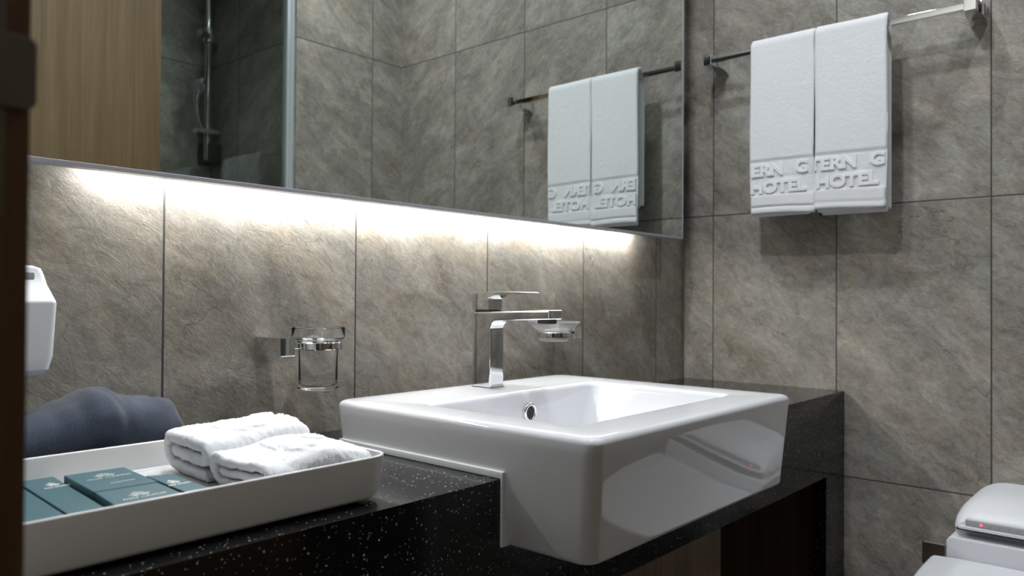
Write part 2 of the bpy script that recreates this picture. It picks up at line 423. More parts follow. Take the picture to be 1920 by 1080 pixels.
b = nb(); box(b, RX-0.005, RX+0.045, SHY, RY+0.02, 1.45, 1.52, 0.006); obj('mixer_valve', b, M['rubber'], t, label='dark mixer valve block')
b = nb(); box(b, RX-0.055, RX+0.03, RY-0.005, RY+0.035, 1.545, 1.562, 0.004); obj('hand_shower_rest', b, M['chrome'], t)
t = thing('hand_shower', 'chrome curved hand shower resting on the riser rail, reflected in the mirror', 'hand shower', (RX-0.04, RY+0.03, 1.562))
hp = []; rad = []
for k in range(13):
    f = k/12; hp.append((RX-0.022-0.034*math.sin(PI*(0.15+0.75*f)), RY+0.03, 1.562+0.165*f)); rad.append(0.0075+0.006*smooth01((f-0.35)/0.5))
b = nb(); tube(b, hp, rad, 14); obj('handle', b, M['chrome'], t)
b = nb(); hh = hp[-2]; tube(b, [(hh[0]-0.022, hh[1]+0.010, hh[2]-0.02), (hh[0]-0.010, hh[1], hh[2]-0.012), (hh[0], hh[1]-0.004, hh[2]-0.006)], [0.024, 0.023, 0.010], 20); obj('spray_head', b, M['plastic_grey'], t)

# ------------------------------------------------------------------ ceiling downlights
for i, (x, y, e) in enumerate(LAMPS):
    t = thing('ceiling_downlight', ['round recessed ceiling downlight nearest the doorway', 'round recessed ceiling downlight above the washbasin', 'round recessed ceiling downlight above the toilet'][i], 'ceiling light', (x, y, ZCEIL), 'ceiling downlights')
    b = nb(); lathe(b, x, y, [(0.045, ZCEIL), (0.045, ZCEIL-0.006), (0.058, ZCEIL-0.005), (0.060, ZCEIL)], 40); obj('trim_ring', b, M['plastic'], t)
    b = nb(); lathe(b, x, y, [(0, ZCEIL-0.002), (0.044, ZCEIL-0.002)], 40); obj('diffuser', b, M['lamp'], t)

# ------------------------------------------------------------------ mirror with light underneath
MZ, MD, MXR, MXL, MTOP = 1.1347, 0.0673, -0.1317, -1.665, 2.10
t = thing('wall_mirror', 'large backlit wall mirror in a thin aluminium frame above the washbasin', 'mirror', (-0.9, 0, MZ))
b = nb(); box(b, MXL+0.003, MXR-0.003, -MD, -MD+0.005, MZ+0.0040, MTOP-0.003); obj('mirror_glass', b, M['mirror'], t, smooth=0)
b = nb()
for a in ((MXL, MXR, -MD-0.0012, -MD+0.016, MZ-0.0012, MZ+0.0040), (MXL, MXR, -MD-0.0012, -MD+0.016, MTOP-0.003, MTOP),
          (MXR-0.003, MXR, -MD-0.0012, -MD+0.016, MZ, MTOP), (MXL, MXL+0.003, -MD-0.0012, -MD+0.016, MZ, MTOP)): box(b, *a, 0.0004, 1)
obj('frame', b, M['alu'], t)
b = nb(); box(b, MXL+0.02, MXR-0.035, -MD+0.006, -0.001, MZ+0.014, MTOP-0.03, 0.001); obj('backing_case', b, M['plastic'], t)
b = nb(); box(b, -1.43, -0.262, -0.024, -0.012, MZ+0.0065, MZ+0.0135); obj('light_strip', b, M['led'], t, smooth=0, label='glowing warm white light strip')

# ------------------------------------------------------------------ counter
ZC, YF, LWX = 0.7899, -0.3972, -1.699
SX0, SX1 = -1.1410, -0.6325            # washbasin, outer top
CUT0, CUT1, CY1 = -1.131, -0.645, -0.100
ZA = 0.617                              # apron bottom
b = nb()
prism(b, [(LWX, YF), (CUT0, YF), (CUT0, CY1), (CUT1, CY1), (CUT1, YF), (-0.001, YF), (-0.001, -0.001), (LWX, -0.001)], 2, ZC-0.02, ZC)
bmesh.ops.delete(b, geom=[f for f in b.faces if abs(f.normal.y) > 0.9 and abs(f.calc_center_median().y-YF) < 1e-3], context='FACES_ONLY')
q = nb()
prism(q, [(LWX, ZA), (-0.001, ZA), (-0.001, ZC), (CUT1, ZC), (CUT1, 0.7135), (CUT0, 0.7135), (CUT0, ZC), (LWX, ZC)], 1, YF, YF+0.02)
bmesh.ops.delete(q, geom=[f for f in q.faces if abs(f.normal.z) > 0.9 and f.calc_center_median().z > ZC-0.002], context='FACES_ONLY'); merge(b, q)
counter = obj('vanity_counter', b, M['quartz'], smooth=0, origin=(-0.85, -0.2, ZA))
props(counter, 'black speckled stone vanity counter with a deep front apron around the washbasin', 'counter')
b = nb(); box(b, -0.1123, -0.001, YF, YF+0.03, 0.0, ZA-0.0005)
box(b, -0.020, -0.001, YF+0.03, -0.001, 0.0, ZA-0.0005)
props(obj('counter_leg_panel', b, M['quartz'], smooth=0, origin=(-0.06, -0.3, 0)), 'black stone leg panel holding up the right end of the counter', 'leg panel')
t = thing('vanity_cabinet', 'dark walnut vanity cabinet under the black counter', 'cabinet', (-1.1, -0.2, 0))
b = nb(); box(b, LWX, -0.545, YF+0.045, -0.001, 0.12, ZA-0.001); obj('body', b, M['cabinet'], t, smooth=0)
for x0, x1 in ((LWX+0.003, -1.325), (-1.321, -0.935), (-0.931, -0.5445)):
    b = nb(); box(b, x0, x1, YF+0.027, YF+0.045, 0.125, ZA-0.004, 0.001); obj('door', b, M['cabinet'], t)
b = nb(); box(b, LWX, -0.55, YF+0.07, -0.01, 0.0, 0.12); obj('plinth', b, M['black'], t, smooth=0)
b = nb(); box(b, -0.544, -0.0205, -0.0225, -0.002, 0.0, ZA-0.001)
props(obj('recess_back_panel', b, M['cabinet'], smooth=0, origin=(-0.28, -0.01, 0)), 'dark wooden back panel in the open recess under the right end of the counter', 'panel')

b = nb(); box(b, -0.0245, -0.0202, YF+0.0305, -0.023, 0.0, ZA-0.001)
props(obj('recess_side_panel', b, M['cabinet'], smooth=0, origin=(-0.022, -0.2, 0)), 'dark wooden side panel lining the open recess beside the black stone leg', 'panel')

# ------------------------------------------------------------------ washbasin
ZS = 0.8505; YB, YS = -0.086, -0.527
t = thing('washbasin', 'white rectangular semi-recessed ceramic washbasin set into the black counter', 'washbasin', (-0.89, -0.3, 0.716))
sec = []
def outer(z, f, d=0.0):     # f 0 bottom .. 1 top; faces lean outwards to the rim
    return rr(SX0+0.010*(1-f)+d, SX1-0.001*(1-f)-d, YS+0.013*(1-f)+d, YB-0.012*(1-f)-d, (0.017, 0.012, 0.018, 0.016), z)
for k in range(6):          # bottom fillet
    a = k/5*PI/2; sec.append(outer(0.7140+0.006*(1-math.cos(a)), 0.0, 0.006*(1-math.sin(a))))
for f in (0.3, 0.6, 0.9): sec.append(outer(0.7200+(ZS-0.0080-0.7200)*f, f))
for k in range(7):
    a = k/6*PI/2; sec.append(outer(ZS-0.0080+0.0080*math.sin(a), 1.0, 0.0080*(1-math.cos(a))))
IX0, IX1, IY0, IY1 = -1.083, -0.700, -0.457, -0.210
sec.append([p for p in rr(-1.118, -0.662, -0.500, -0.112, 0.02, ZS)])
sec.append([p for p in rr(IX0-0.008, IX1+0.008, IY0-0.008, IY1+0.008, 0.016, ZS)])
for k in range(6):
    a = (k+1)/6*PI/2*0.9; sec.append(rr(IX0-0.008+0.010*math.sin(a), IX1+0.008-0.010*math.sin(a), IY0-0.008+0.010*math.sin(a), IY1+0.008-0.010*math.sin(a), 0.016, ZS-0.010*(1-math.cos(a))))
for f, r in ((0.25, 0.018), (0.5, 0.022), (0.72, 0.026)):
    sec.append(rr(IX0+0.003+0.030*f, IX1-0.003-0.055*f, IY0+0.003+0.028*f, IY1-0.003-0.012*f, r, ZS-0.009-0.090*f))
for k in range(1, 6):
    a = k/5*PI/2; q = 0.028*(1-math.cos(a)); sec.append(rr(IX0+0.025+q, IX1-0.042-q, IY0+0.023+q, IY1-0.012-q, 0.028, ZS-0.074-0.024*math.sin(a)))
sec.append(rr(-0.935, -0.865, -0.365, -0.30, 0.02, ZS-0.102)); sec.append(rr(-0.922, -0.878, -0.354, -0.311, 0.0214, ZS-0.1035))
b = nb(); loft(b, sec)
obj('basin_body', b, M['ceramic'], t, smooth=60)
# silicone lip where the basin meets the stone
b = nb(); prism(b, [(YB-0.012, ZC+0.0002), (YB-0.012, ZC+0.0085), (YF-0.004, ZC+0.0085), (YF-0.004, 0.7140), (YF-0.0002, 0.7140), (YF-0.0002, ZC+0.0002)], 0, CUT0-0.0105, CUT0+0.005, 0.0018, 2)
obj('sealing_lip', b, M['silicone'], t)
b = nb(); box(b, CUT1-0.005, CUT1+0.006, YF-0.003, YB-0.012, ZC+0.0002, ZC+0.005, 0.002, 2)
obj('sealing_lip', b, M['silicone'], t)
ox, oz = -0.876, 0.8175; oy = IY1-0.0085
b = nb()
def yring(bm, cx, y, cz, prof, n=32):
    rings = [[bm.verts.new((cx+r*math.cos(2*PI*i/n), y-dy, cz+r*math.sin(2*PI*i/n))) for i in range(n)] for r, dy in prof]
    for a, c in zip(rings, rings[1:]):
        for i in range(n): bm.faces.new((a[i], a[(i+1) % n], c[(i+1) % n], c[i]))
    return rings
yring(b, ox, oy, oz, [(0.0145, -0.004), (0.0148, 0.001), (0.0135, 0.0028), (0.0110, 0.0028), (0.0098, 0.0015), (0.0096, -0.004)])
ovr = obj('overflow_ring', b, M['chrome'], t, smooth=60)
b = nb(); rg = yring(b, ox, oy, oz, [(0.0097, -0.001), (0.0097, 0.0006)]); b.faces.new(rg[-1]); obj('overflow_hole', b, M['black'], ovr)  # flat black disc: the shade inside the hole is put in as colour
b = nb(); lathe(b, -0.90, -0.3325, [(0, ZS-0.0985), (0.019, ZS-0.0985), (0.0205, ZS-0.1000), (0.0205, ZS-0.103)], 32); obj('drain', b, M['chrome'], t)

# ------------------------------------------------------------------ tap
FX0, FX1 = -0.9055, -0.8735
t = thing('basin_tap', 'chrome square single-lever mixer tap on the washbasin rim', 'tap', (-0.889, -0.142, ZS))
prof = [(-0.1235, ZS+0.001), (-0.1620, ZS+0.001), (-0.1620, 0.9430)]
for k in range(1, 9):
    a = k/8*PI/2; prof.append((-0.1620-0.016*(1-math.cos(a)), 0.9430+0.0145*math.sin(a)))
prof += [(-0.2790, 0.9610), (-0.2790, 0.9752), (-0.1235, 0.9700)]
b = nb(); prism(b, prof, 0, FX0, FX1, 0.0032, 4); spout = obj('body_and_spout', b, M['chrome'], t, smooth=30)
b = nb(); box(b, FX0-0.001, FX1+0.001, -0.1635, -0.1222, ZS, ZS+0.0030, 0.001); obj('base_plate', b, M['chrome'], t)
b = nb(); box(b, FX0+0.006, FX1-0.006, -0.273, -0.251, 0.9545, 0.9612, 0.002); obj('aerator', b, M['rubber'], spout, label='black aerator under the spout')
b = nb(); box(b, FX0+0.0025, FX1-0.0025, -0.158, -0.1265, 0.9695, 0.9735, 0.0005); obj('handle_neck', b, M['rubber'], t)
lp = [(-0.1225, 0.9730), (-0.1575, 0.9738), (-0.1575, 0.9915), (-0.170, 0.9965)]
for k in range(0, 9): f = k/8; lp.append((-0.170-0.064*f, 0.9965+0.0035*f))
lp += [(-0.2345, 1.0016)]
for k in range(1, 9): f = k/8; lp.append((-0.2345+0.112*f, 1.0016+0.0022*math.sin(PI*f*0.9)-0.0028*f))
b = nb(); prism(b, lp, 0, FX0, FX1, 0.0012, 2); obj('lever_handle', b, M['chrome'], t, smooth=30)

# ------------------------------------------------------------------ tumbler holder, soap dish holder
def ring(bm, cx, cy, r0, r1, z0, z1, n=56, bev=0.0012):
    lathe(bm, cx, cy, [(r0, z0+bev), (r0+bev, z0), (r1-bev, z0), (r1, z0+bev), (r1, z1-bev), (r1-bev, z1), (r0+bev, z1), (r0, z1-bev)], n, closed=True); return bm
GX, GY = -1.1465, -0.056
t = thing('tumbler_holder', 'chrome wall holder with a square block and ring left of the tap', 'tumbler holder', (-1.2, 0, 0.925))
b = nb(); box(b, -1.213, -1.190, -0.0655, -0.0005, 0.9120, 0.9370, 0.0012); obj('wall_block', b, M['chrome'], t, smooth=30)
b = nb(); box(b, -1.191, GX-0.028, GY-0.006, GY+0.006, 0.9215, 0.9285, 0.001); obj('arm', b, M['chrome'], t)
b = nb(); ring(b, GX, GY, 0.0285, 0.0345, 0.9195, 0.9300); obj('ring', b, M['chrome'], t, smooth=40)
b = nb()
lathe(b, GX, GY, [(0, 0.8615), (0.024, 0.8615), (0.0272, 0.8625), (0.0282, 0.8655), (0.0268, 0.8700), (0.0270, 0.9205), (0.0278, 0.9312), (0.0350, 0.9335), (0.0368, 0.9360), (0.0370, 0.9485), (0.0362, 0.9497), (0.0352, 0.9487),
             (0.0358, 0.9368), (0.0342, 0.9349), (0.0270, 0.9330), (0.0258, 0.9300), (0.0254, 0.8725), (0.0235, 0.8690), (0, 0.8680)], 72)
tum = obj('glass_tumbler', b, M['glass'], origin=(GX, GY, 0.8615), smooth=60); props(tum, 'clear glass tumbler with a wide stepped rim hanging in the chrome ring holder', 'tumbler')
DX, DY = -0.612, -0.056
t = thing('soap_dish_holder', 'chrome wall holder with a ring behind the tap spout', 'soap dish holder', (-0.535, 0, 0.925))
b = nb(); box(b, -0.558, -0.535, -0.0655, -0.0005, 0.9120, 0.9370, 0.0012); obj('wall_block', b, M['chrome'], t, smooth=30)
b = nb(); box(b, DX+0.030, -0.557, DY-0.006, DY+0.006, 0.9205, 0.9275, 0.001); obj('arm', b, M['chrome'], t)
b = nb(); ring(b, DX, DY, 0.0290, 0.0345, 0.9175, 0.9275); obj('ring', b, M['chrome'], t, smooth=40)
b = nb()
lathe(b, DX, DY, [(0, 0.9095), (0.024, 0.9095), (0.0275, 0.9105), (0.0278, 0.9135), (0.0272, 0.9280), (0.036, 0.9325), (0.0515, 0.9455), (0.0520, 0.9468), (0.0508, 0.9475), (0.034, 0.9355), (0.024, 0.930), (0.0235, 0.9165), (0.020, 0.9140), (0, 0.9140)], 72)
dish = obj('glass_soap_dish', b, M['frosted'], origin=(DX, DY, 0.9095), smooth=60); props(dish, 'clear glass soap dish with flared rim behind the tap spout', 'soap dish')

# ------------------------------------------------------------------ wall dispenser at the far left
t = thing('wall_dispenser', 'white plastic dispenser on the tiled wall beside the doorway, cut off by the door frame', 'dispenser', (-1.56, 0, 0.91))
X0, X1 = -1.630, -1.4935
b = nb(); secs = []
for z, x0, x1, yf, r in ((0.9085, X0+0.014, X1-0.012, -0.070, 0.008), (0.9105, X0+0.006, X1-0.006, -0.080, 0.008), (0.9160, X0+0.001, X1-0.003, -0.087, 0.008), (0.93, X0, X1-0.0005, -0.090, 0.007), (0.9845, X0, X1+0.001, -0.094, 0.006), (0.9875, X0, X1+0.0005, -0.093, 0.006),
                      (1.004, X0+0.004, X1-0.003, -0.078, 0.006), (1.0150, X0+0.007, X1-0.0045, -0.072, 0.006), (1.0215, X0+0.010, X1-0.0062, -0.069, 0.007), (1.0245, X0+0.016, X1-0.011, -0.062, 0.010)):
    secs.append(rr(x0, x1, yf, -0.001, (r, r, 0.004, 0.004), z))
loft(b, secs); obj('body', b, M['plastic'], t, smooth=28)
b = nb(); box(b, X0+0.016, X1-0.0145, -0.0755, -0.066, 1.0075, 1.0180, 0.003, 3); obj('window_strip', b, M['plastic_grey'], t, label='grey strip near the top')
b = nb(); box(b, X1-0.045, X1-0.016, -0.052, -0.030, 1.0240, 1.0256, 0.0006); obj('lock_slot', b, M['plastic_dark'], t)

# ------------------------------------------------------------------ towel rail and hanging towels
RXB, ZB = -0.0775, 1.5650
t = thing('towel_rail', 'chrome towel rail with square end posts on the tiled end wall', 'towel rail', (0, -0.38, ZB))
b = nb(); box(b, RXB-0.004, RXB+0.004, -0.655, -0.105, ZB-0.0065, ZB+0.0065, 0.001); obj('rail', b, M['chrome'], t)
for y0, y1 in ((-0.1165, -0.0965), (-0.6700, -0.6480)):
    b = nb(); box(b, -0.088, -0.018, y0, y1, 1.5530, 1.5800, 0.0012)
    prism(b, [(-0.001, 1.5450), (-0.001, 1.5835), (-0.02, 1.5795), (-0.055, 1.5790), (-0.055, 1.5535), (-0.02, 1.5530)], 1, y0-0.004, y1+0.004, 0.001)
    obj('wall_post', b, M['chrome'], t, smooth=30)

def text_mesh(s, size, depth, loc, bold=0.0, sx=1.0):
    """raised letters, read along -y, facing -x"""
    cu = bpy.data.curves.new('lettering', 'FONT'); cu.body = s; cu.size = size; cu.extrude = depth/2; cu.offset = bold; cu.resolution_u = 4; cu.bevel_depth = 0.0007; cu.bevel_resolution = 1
    to = bpy.data.objects.new('t', cu); C.objects.link(to); bpy.context.view_layer.update()
    me = bpy.data.meshes.new_from_object(to.evaluated_get(bpy.context.evaluated_depsgraph_get()))
    bpy.data.objects.remove(to)
    # local x -> -y, local y -> z, local z -> -x
    mt = Matrix(((0, 0, -1, loc[0]), (-sx, 0, 0, loc[1]), (0, 1, 0, loc[2]), (0, 0, 0, 1)))
    bm = nb(); bm.from_mesh(me); bpy.data.meshes.remove(me); bmesh.ops.transform(bm, matrix=mt, verts=bm.verts); return bm

def hang_towel(y0, y1, zb, zback, seed, label, lines):
    t = thing('hand_towel', label, 'towel', (RXB, (y0+y1)/2, zb), 'hand towels on the rail')
    rO, th = 0.0150, 0.0080
    xf, xb_ = RXB-rO, RXB+rO
    path = [(xf, zb)]+[(xf, zb+0.0035*k) for k in range(1, int((1.5675-zb)/0.0035))]
    path += [(RXB-rO*math.cos(a), 1.5685+rO*math.sin(a)) for a in [k/14*PI for k in range(15)]]
    path += [(xb_, 1.56), (xb_, zback)]
    path = resample(path, 0.0032)
    zg = [(1.2975, 0), ]
    def band(z):
        return -0.0022*(smooth01((z-1.2285)/0.003)-smooth01((z-1.3025)/0.003)) - 0.0026*math.exp(-((z-1.3045)/0.0016)**2) - 0.0024*math.exp(-((z-1.2285)/0.0014)**2) - 0.0032*math.exp(-((z-1.1990)/0.0015)**2) - 0.0012*math.exp(-((z-1.266)/0.0012)**2)
    def disp(s, L, ww):
        z = zb+s
        n = 0.0014*noise.noise(Vector((ww*8, s*6, seed)))*smooth01((z-1.31)/0.08)+0.00018*noise.noise(Vector((ww*60, s*60, seed)))
        if z < 1.5: n += band(z)
        return n
    def mp(q, ww):
        # pile softly bowed: slight wave in x and along the hem
        f = max(0, 1-(q.y-zb)/0.45) if q.x < RXB else 0
        return Vector((q.x+0.0004*f*math.sin((ww-y0)*38+seed), ww+0.0025*math.sin(q.y*14+seed)*f, q.y+0.0025*f*f*math.sin((ww-y0)*22+seed*2)))
    b = nb(); sheet(b, path, y0, y1, th, 44, mp, edge=0.0030, disp=disp)
    outer_l = obj('outer_layer', b, M['terry'], t, smooth=80)
    rI = 0.0074
    path = [(RXB-rI, zb-0.003), (RXB-rI, 1.566)]+[(RXB-rI*math.cos(a), 1.5685+rI*math.sin(a)) for a in [k/8*PI for k in range(9)]]+[(RXB+rI, 1.56), (RXB+rI, zback-0.006)]
    path = resample(path, 0.008)
    b = nb(); sheet(b, path, y0-0.003, y1+0.004, 0.0066, 16, lambda q, ww: Vector((q.x, ww, q.y)), edge=0.003)
    obj('inner_layer', b, M['terry'], t, smooth=80)
    fx = xf-th/2+0.0016
    bm = nb()
    for s, yy, zz, size in lines:
        tm = text_mesh(s, size, 0.0034, (fx-0.0004, yy, zz), bold=0.0012, sx=1.12); merge(bm, tm)
    dead = [v for v in bm.verts if v.co.y > y0-0.001 or v.co.y < y1+0.001]
    # letters running past the folded edge are cut by the fold
    for co, no in (((0, y0-0.0012, 0), (0, 1, 0)), ((0, y1+0.0012, 0), (0, -1, 0))):
        bmesh.ops.bisect_plane(bm, geom=list(bm.verts)+list(bm.edges)+list(bm.faces), plane_co=co, plane_no=no, clear_outer=True)
    obj('raised_lettering', bm, M['terry_flat'], outer_l, smooth=40)
    return t
hang_towel(-0.2175, -0.3638, 1.1830, 1.230, 1.3, 'white folded hand towel with raised lettering on the rail, the one nearer the mirror',
           [('ERN', -0.2215, 1.2720, 0.036), ('G', -0.3225, 1.2730, 0.036), ('HOTEL', -0.2200, 1.2330, 0.036)])
hang_towel(-0.3642, -0.5115, 1.1845, 1.182, 4.1, 'white folded hand towel with raised lettering on the rail, the one farther from the mirror',
           [('TERN', -0.3530, 1.2720, 0.036), ('G', -0.4790, 1.2720, 0.036), ('HOTEL', -0.3680, 1.2330, 0.036)])

# ------------------------------------------------------------------ tray
TX0, TX1, TY0, TY1, TZ0, TZ1 = -1.668, -1.2770, -0.3760, -0.1365, ZC+0.0035, 0.8365
b = nb(); sec = [rr(TX0+0.02, TX1-0.02, TY0+0.018, TY1-0.018, 0.025, ZC+0.0003), rr(TX0+0.016, TX1-0.016, TY0+0.014, TY1-0.014, 0.028, TZ0-0.0004)]
H = TZ1-TZ0
def tl(f, d, z): return rr(TX0+0.004*(1-f)+d, TX1-0.004*(1-f)-d, TY0+0.004*(1-f)+d, TY1-0.004*(1-f)-d, max(0.004, 0.024-d), z)
sec += [tl(0, 0.006, TZ0), tl(0, 0.0015, TZ0+0.0012), tl(0.06, 0, TZ0+0.004), tl(0.5, 0, TZ0+H*0.5), tl(0.97, 0, TZ1-0.0016), tl(1, 0.0006, TZ1-0.0004), tl(1, 0.0018, TZ1), tl(1, 0.0032, TZ1-0.0005), tl(0.97, 0.0040, TZ1-0.0016),
        tl(0.7, 0.004, TZ0+H*0.7), tl(0.40, 0.0045, 0.8105), tl(0.35, 0.0060, 0.8085), tl(0.3, 0.009, 0.8080)]
loft(b, sec)
FL = 0.8080
props(obj('amenity_tray', b, M['melamine'], origin=(-1.47, -0.256, ZC), smooth=50), 'white rectangular tray with rounded corners on the black counter', 'tray')

# ------------------------------------------------------------------ teal amenity boxes
def foil_mark(bm, cx, cy, z, wd, seed=0):
    """small foil crest of leaf strokes over a row of tiny letter-like ticks"""
    rnd = random.Random(seed)
    def bar(x, y, l, wth, ang):
        c, s = math.cos(ang), math.sin(ang)
        vs = [bm.verts.new((x+c*a*l/2-s*d*wth/2, y+s*a*l/2+c*d*wth/2, z)) for a, d in ((-1, -1), (1, -1), (1, 1), (-1, 1))]
        bm.faces.new(vs)
    for k in range(9):      # crest: two tiers of leaf strokes
        f = (k-4)/4; bar(cx+f*wd*0.20, cy+0.0150-abs(f)*0.0050, 0.0060, 0.0007, PI/2-f*0.9)
        bar(cx+f*wd*0.17, cy+0.0085-abs(f)*0.0015, 0.0034, 0.0007, f*0.8+0.3)
    for k in range(5): bar(cx+(k-2)*wd*0.06, cy+0.0195-abs(k-2)*0.0012, 0.0035, 0.0006, PI/2+(k-2)*0.35)
    n = 17
    for k in range(n):
        x = cx-wd/2+wd*k/(n-1)
        if k in (6,): continue
        h = 0.0034+0.0010*rnd.random()
        bar(x, cy, h, 0.0006, PI/2+rnd.choice((0, 0.2, -0.2)))
        if rnd.random() > 0.35: bar(x+0.0006, cy+rnd.choice((0, 0.0018, -0.0018)), 0.0013, 0.0009, 0)
def foil_line(bm, cx, cy, z, wd, seed=0):
    rnd = random.Random(seed)
    for k in range(15):
        x = cx-wd/2+wd*k/14; l = 0.0026; a = PI/2+rnd.choice((0, 0.3, -0.3)); c, q = math.cos(a)*l/2, math.sin(a)*l/2
        bm.faces.new([bm.verts.new(p) for p in ((x-c-0.0003, cy-q, z), (x-c+0.0003, cy-q, z), (x+c+0.0003, cy+q, z), (x+c-0.0003, cy+q, z))])
def tealbox(pts, z0, z1, label, mark, seed):
    x = sum(p[0] for p in pts)/4; y = sum(p[1] for p in pts)/4
    t = thing('amenity_box', label, 'box', (x, y, z0), 'teal amenity boxes in the tray')
    b = nb(); prism(b, pts, 2, z0, z1, 0.0005, 1); carton = obj('carton', b, M['teal'], t, smooth=30)
    b = nb(); foil_mark(b, *mark[:2], z1+0.00015, mark[2], seed); obj('foil_print', b, M['foil'], carton, smooth=0, label='silver foil crest and lettering')
    if len(mark) > 3: b = nb(); foil_line(b, *mark[3][:2], z1+0.00015, mark[3][2], seed); obj('foil_line', b, M['foil'], carton, smooth=0, label='small line of silver foil lettering')
zb0 = FL+0.0002
tealbox([(-1.635, -0.352), (-1.5570, -0.352), (-1.5470, -0.1530), (-1.625, -0.1530)], zb0, 0.8180, 'teal box at the left end of the tray, cut off by the door frame', (-1.585, -0.195, 0.05), 1)
tealbox([(-1.5550, -0.345), (-1.5280, -0.345), (-1.5143, -0.1530), (-1.5450, -0.1530)], zb0, 0.8182, 'long teal box lying between the leftmost box and the thicker paired boxes', (-1.5265, -0.200, 0.020), 2)
tealbox([(-1.5190, -0.2635), (-1.4649, -0.2660), (-1.4610, -0.1834), (-1.5142, -0.1800)][::-1], zb0, 0.8232, 'square teal box at the back of the tray with two lines of foil print', (-1.4880, -0.2170, 0.037, (-1.4860, -0.2430, 0.020)), 3)
tealbox([(-1.5250, -0.3400), (-1.4690, -0.3400), (-1.4650, -0.2666), (-1.5182, -0.2642)], zb0, 0.8224, 'teal box at the front wall of the tray, pressed against the square box behind it', (-1.4940, -0.3080, 0.034), 4)
tealbox([(-1.4640, -0.3400), (-1.4430, -0.3400), (-1.4388, -0.2422), (-1.4602, -0.2316)], zb0, 0.8218, 'teal box nearest to the white washcloths', (-1.4535, -0.2850, 0.0185), 5)
# ------------------------------------------------------------------ folded washcloths
def washcloth(x0, x1, y0, y1, th, label, seed, rise, twist):
    """spirally folded small towel: fold towards the back (+y), open layers seen from its left end"""
    Wd = y1-y0; z0 = FL+0.0006
    r = th
    raw = [(0.010, 0.5*th)]
    raw += [(Wd-r*1.45, 0.5*th)]
    R1 = th*1.28
    raw += [(Wd-R1-th*0.5+R1*math.sin(a), 0.5*th+R1-R1*math.cos(a)) for a in [k/12*PI for k in range(1, 13)]]
    top = 0.5*th+2*R1
    raw += [(th*1.15, top+0.001)]
    R3 = th*0.62
    raw += [(th*1.1-R3*math.sin(a), top+0.001-R3+R3*math.cos(a)) for a in [k/10*PI for k in range(1, 11)]]
    raw += [(Wd*0.45, top-2*R3+0.0005), (Wd-R1*1.6, top-2*R3-0.0005)]
    path = resample(raw, 0.0015)
    leaves = []
    rnd = random.Random(seed)
    for bx, by, n, R_, L, a0 in ((0.30, 0.42, 7, 0.026, 0.036, 0.15), (0.62, 0.30, 6, 0.023, 0.030, -0.2), (0.66, 0.78, 5, 0.022, 0.028, 0.5)):
        for k in range(n):
            ang = a0+(k-(n-1)/2)*0.42
            leaves.append((x0+(x1-x0)*bx+R_*math.cos(ang), y0+Wd*by+R_*math.sin(ang), L*(0.85+0.3*rnd.random()), 0.0043, ang))
    def mp(q, ww):
        u = (ww-x0)/(x1-x0)
        n1 = Vector((ww*16, q.x*16, q.y*16+seed*3)); n2 = Vector((ww*48, q.x*48, q.y*48+seed)); n3 = Vector((ww*220, q.x*220, q.y*220+seed))
        dx = 0.006*noise.noise(n1)+0.0026*noise.noise(n2)+0.0009*noise.noise(n3)
        dy = 0.006*noise.noise(n1+Vector((9, 0, 0)))+0.0024*noise.noise(n2+Vector((5, 0, 0)))+0.0009*noise.noise(n3+Vector((3, 0, 0)))
        hz = q.y/(top+th/2)
        dz = (0.0062*noise.noise(n1+Vector((0, 7, 0)))+0.0015*noise.noise(n2+Vector((0, 7, 0)))+0.0008*noise.noise(n3+Vector((0, 3, 0))))*smooth01(hz*1.4)
        z = z0+q.y+dz + rise(u, q.x/Wd)*hz
        x = ww+dx+twist*(q.x/Wd-0.5)-0.004*hz*(1-u)*2
        y = y0+q.x+dy
        lf = smooth01((q.y-(top+0.22*th))/(0.22*th))*smooth01((q.x-0.012)/0.01)*smooth01((Wd-0.012-q.x)/0.01)*smooth01((u-0.06)/0.08)*smooth01((0.96-u)/0.06)
        if lf > 0:
            up = gr = 0
            for lx, ly, LL, lw, an in leaves:
                ax = (x-lx)*math.cos(an)+(y-ly)*math.sin(an); ay = -(x-lx)*math.sin(an)+(y-ly)*math.cos(an)
                e = (2*ax/LL)**2+(ay/lw)**2
                if e < 2.2: up = max(up, smooth01((1.3-e)/0.7)); gr = max(gr, math.exp(-((e-1.35)/0.25)**2))
            z += lf*(0.0022*up-0.0012*gr*(1-up))
        nf = Vector((ww*900, q.x*900, q.y*900)); fz = 0.00075*noise.noise(nf)+0.0006*noise.noise(nf*0.45)
        return Vector((x+fz, y+fz, max(z+fz, z0-0.0002)))
    b = nb(); sheet(b, path, x0, x1, th, 110, mp, edge=0.0045)
    o = obj('washcloth', b, M['terry'], origin=((x0+x1)/2, (y0+y1)/2, z0), smooth=180)
    return props(o, label, 'washcloth', 'folded white washcloths')
washcloth(-1.408, -1.291, -0.2640, -0.1560, 0.0112, 'rear folded white terry washcloth at the right end of the tray', 3, lambda u, v: 0.0045+0.0055*smooth01((u-0.30)/0.5)-0.006*smooth01((u-0.86)/0.14), 0.006)
washcloth(-1.406, -1.293, -0.3620, -0.2600, 0.0097, 'front folded white terry washcloth against the front wall of the tray', 8, lambda u, v: 0.002+0.006*smooth01(1-abs(u-0.6)*2.5)-0.003*u+0.006*(v-0.4), -0.004)

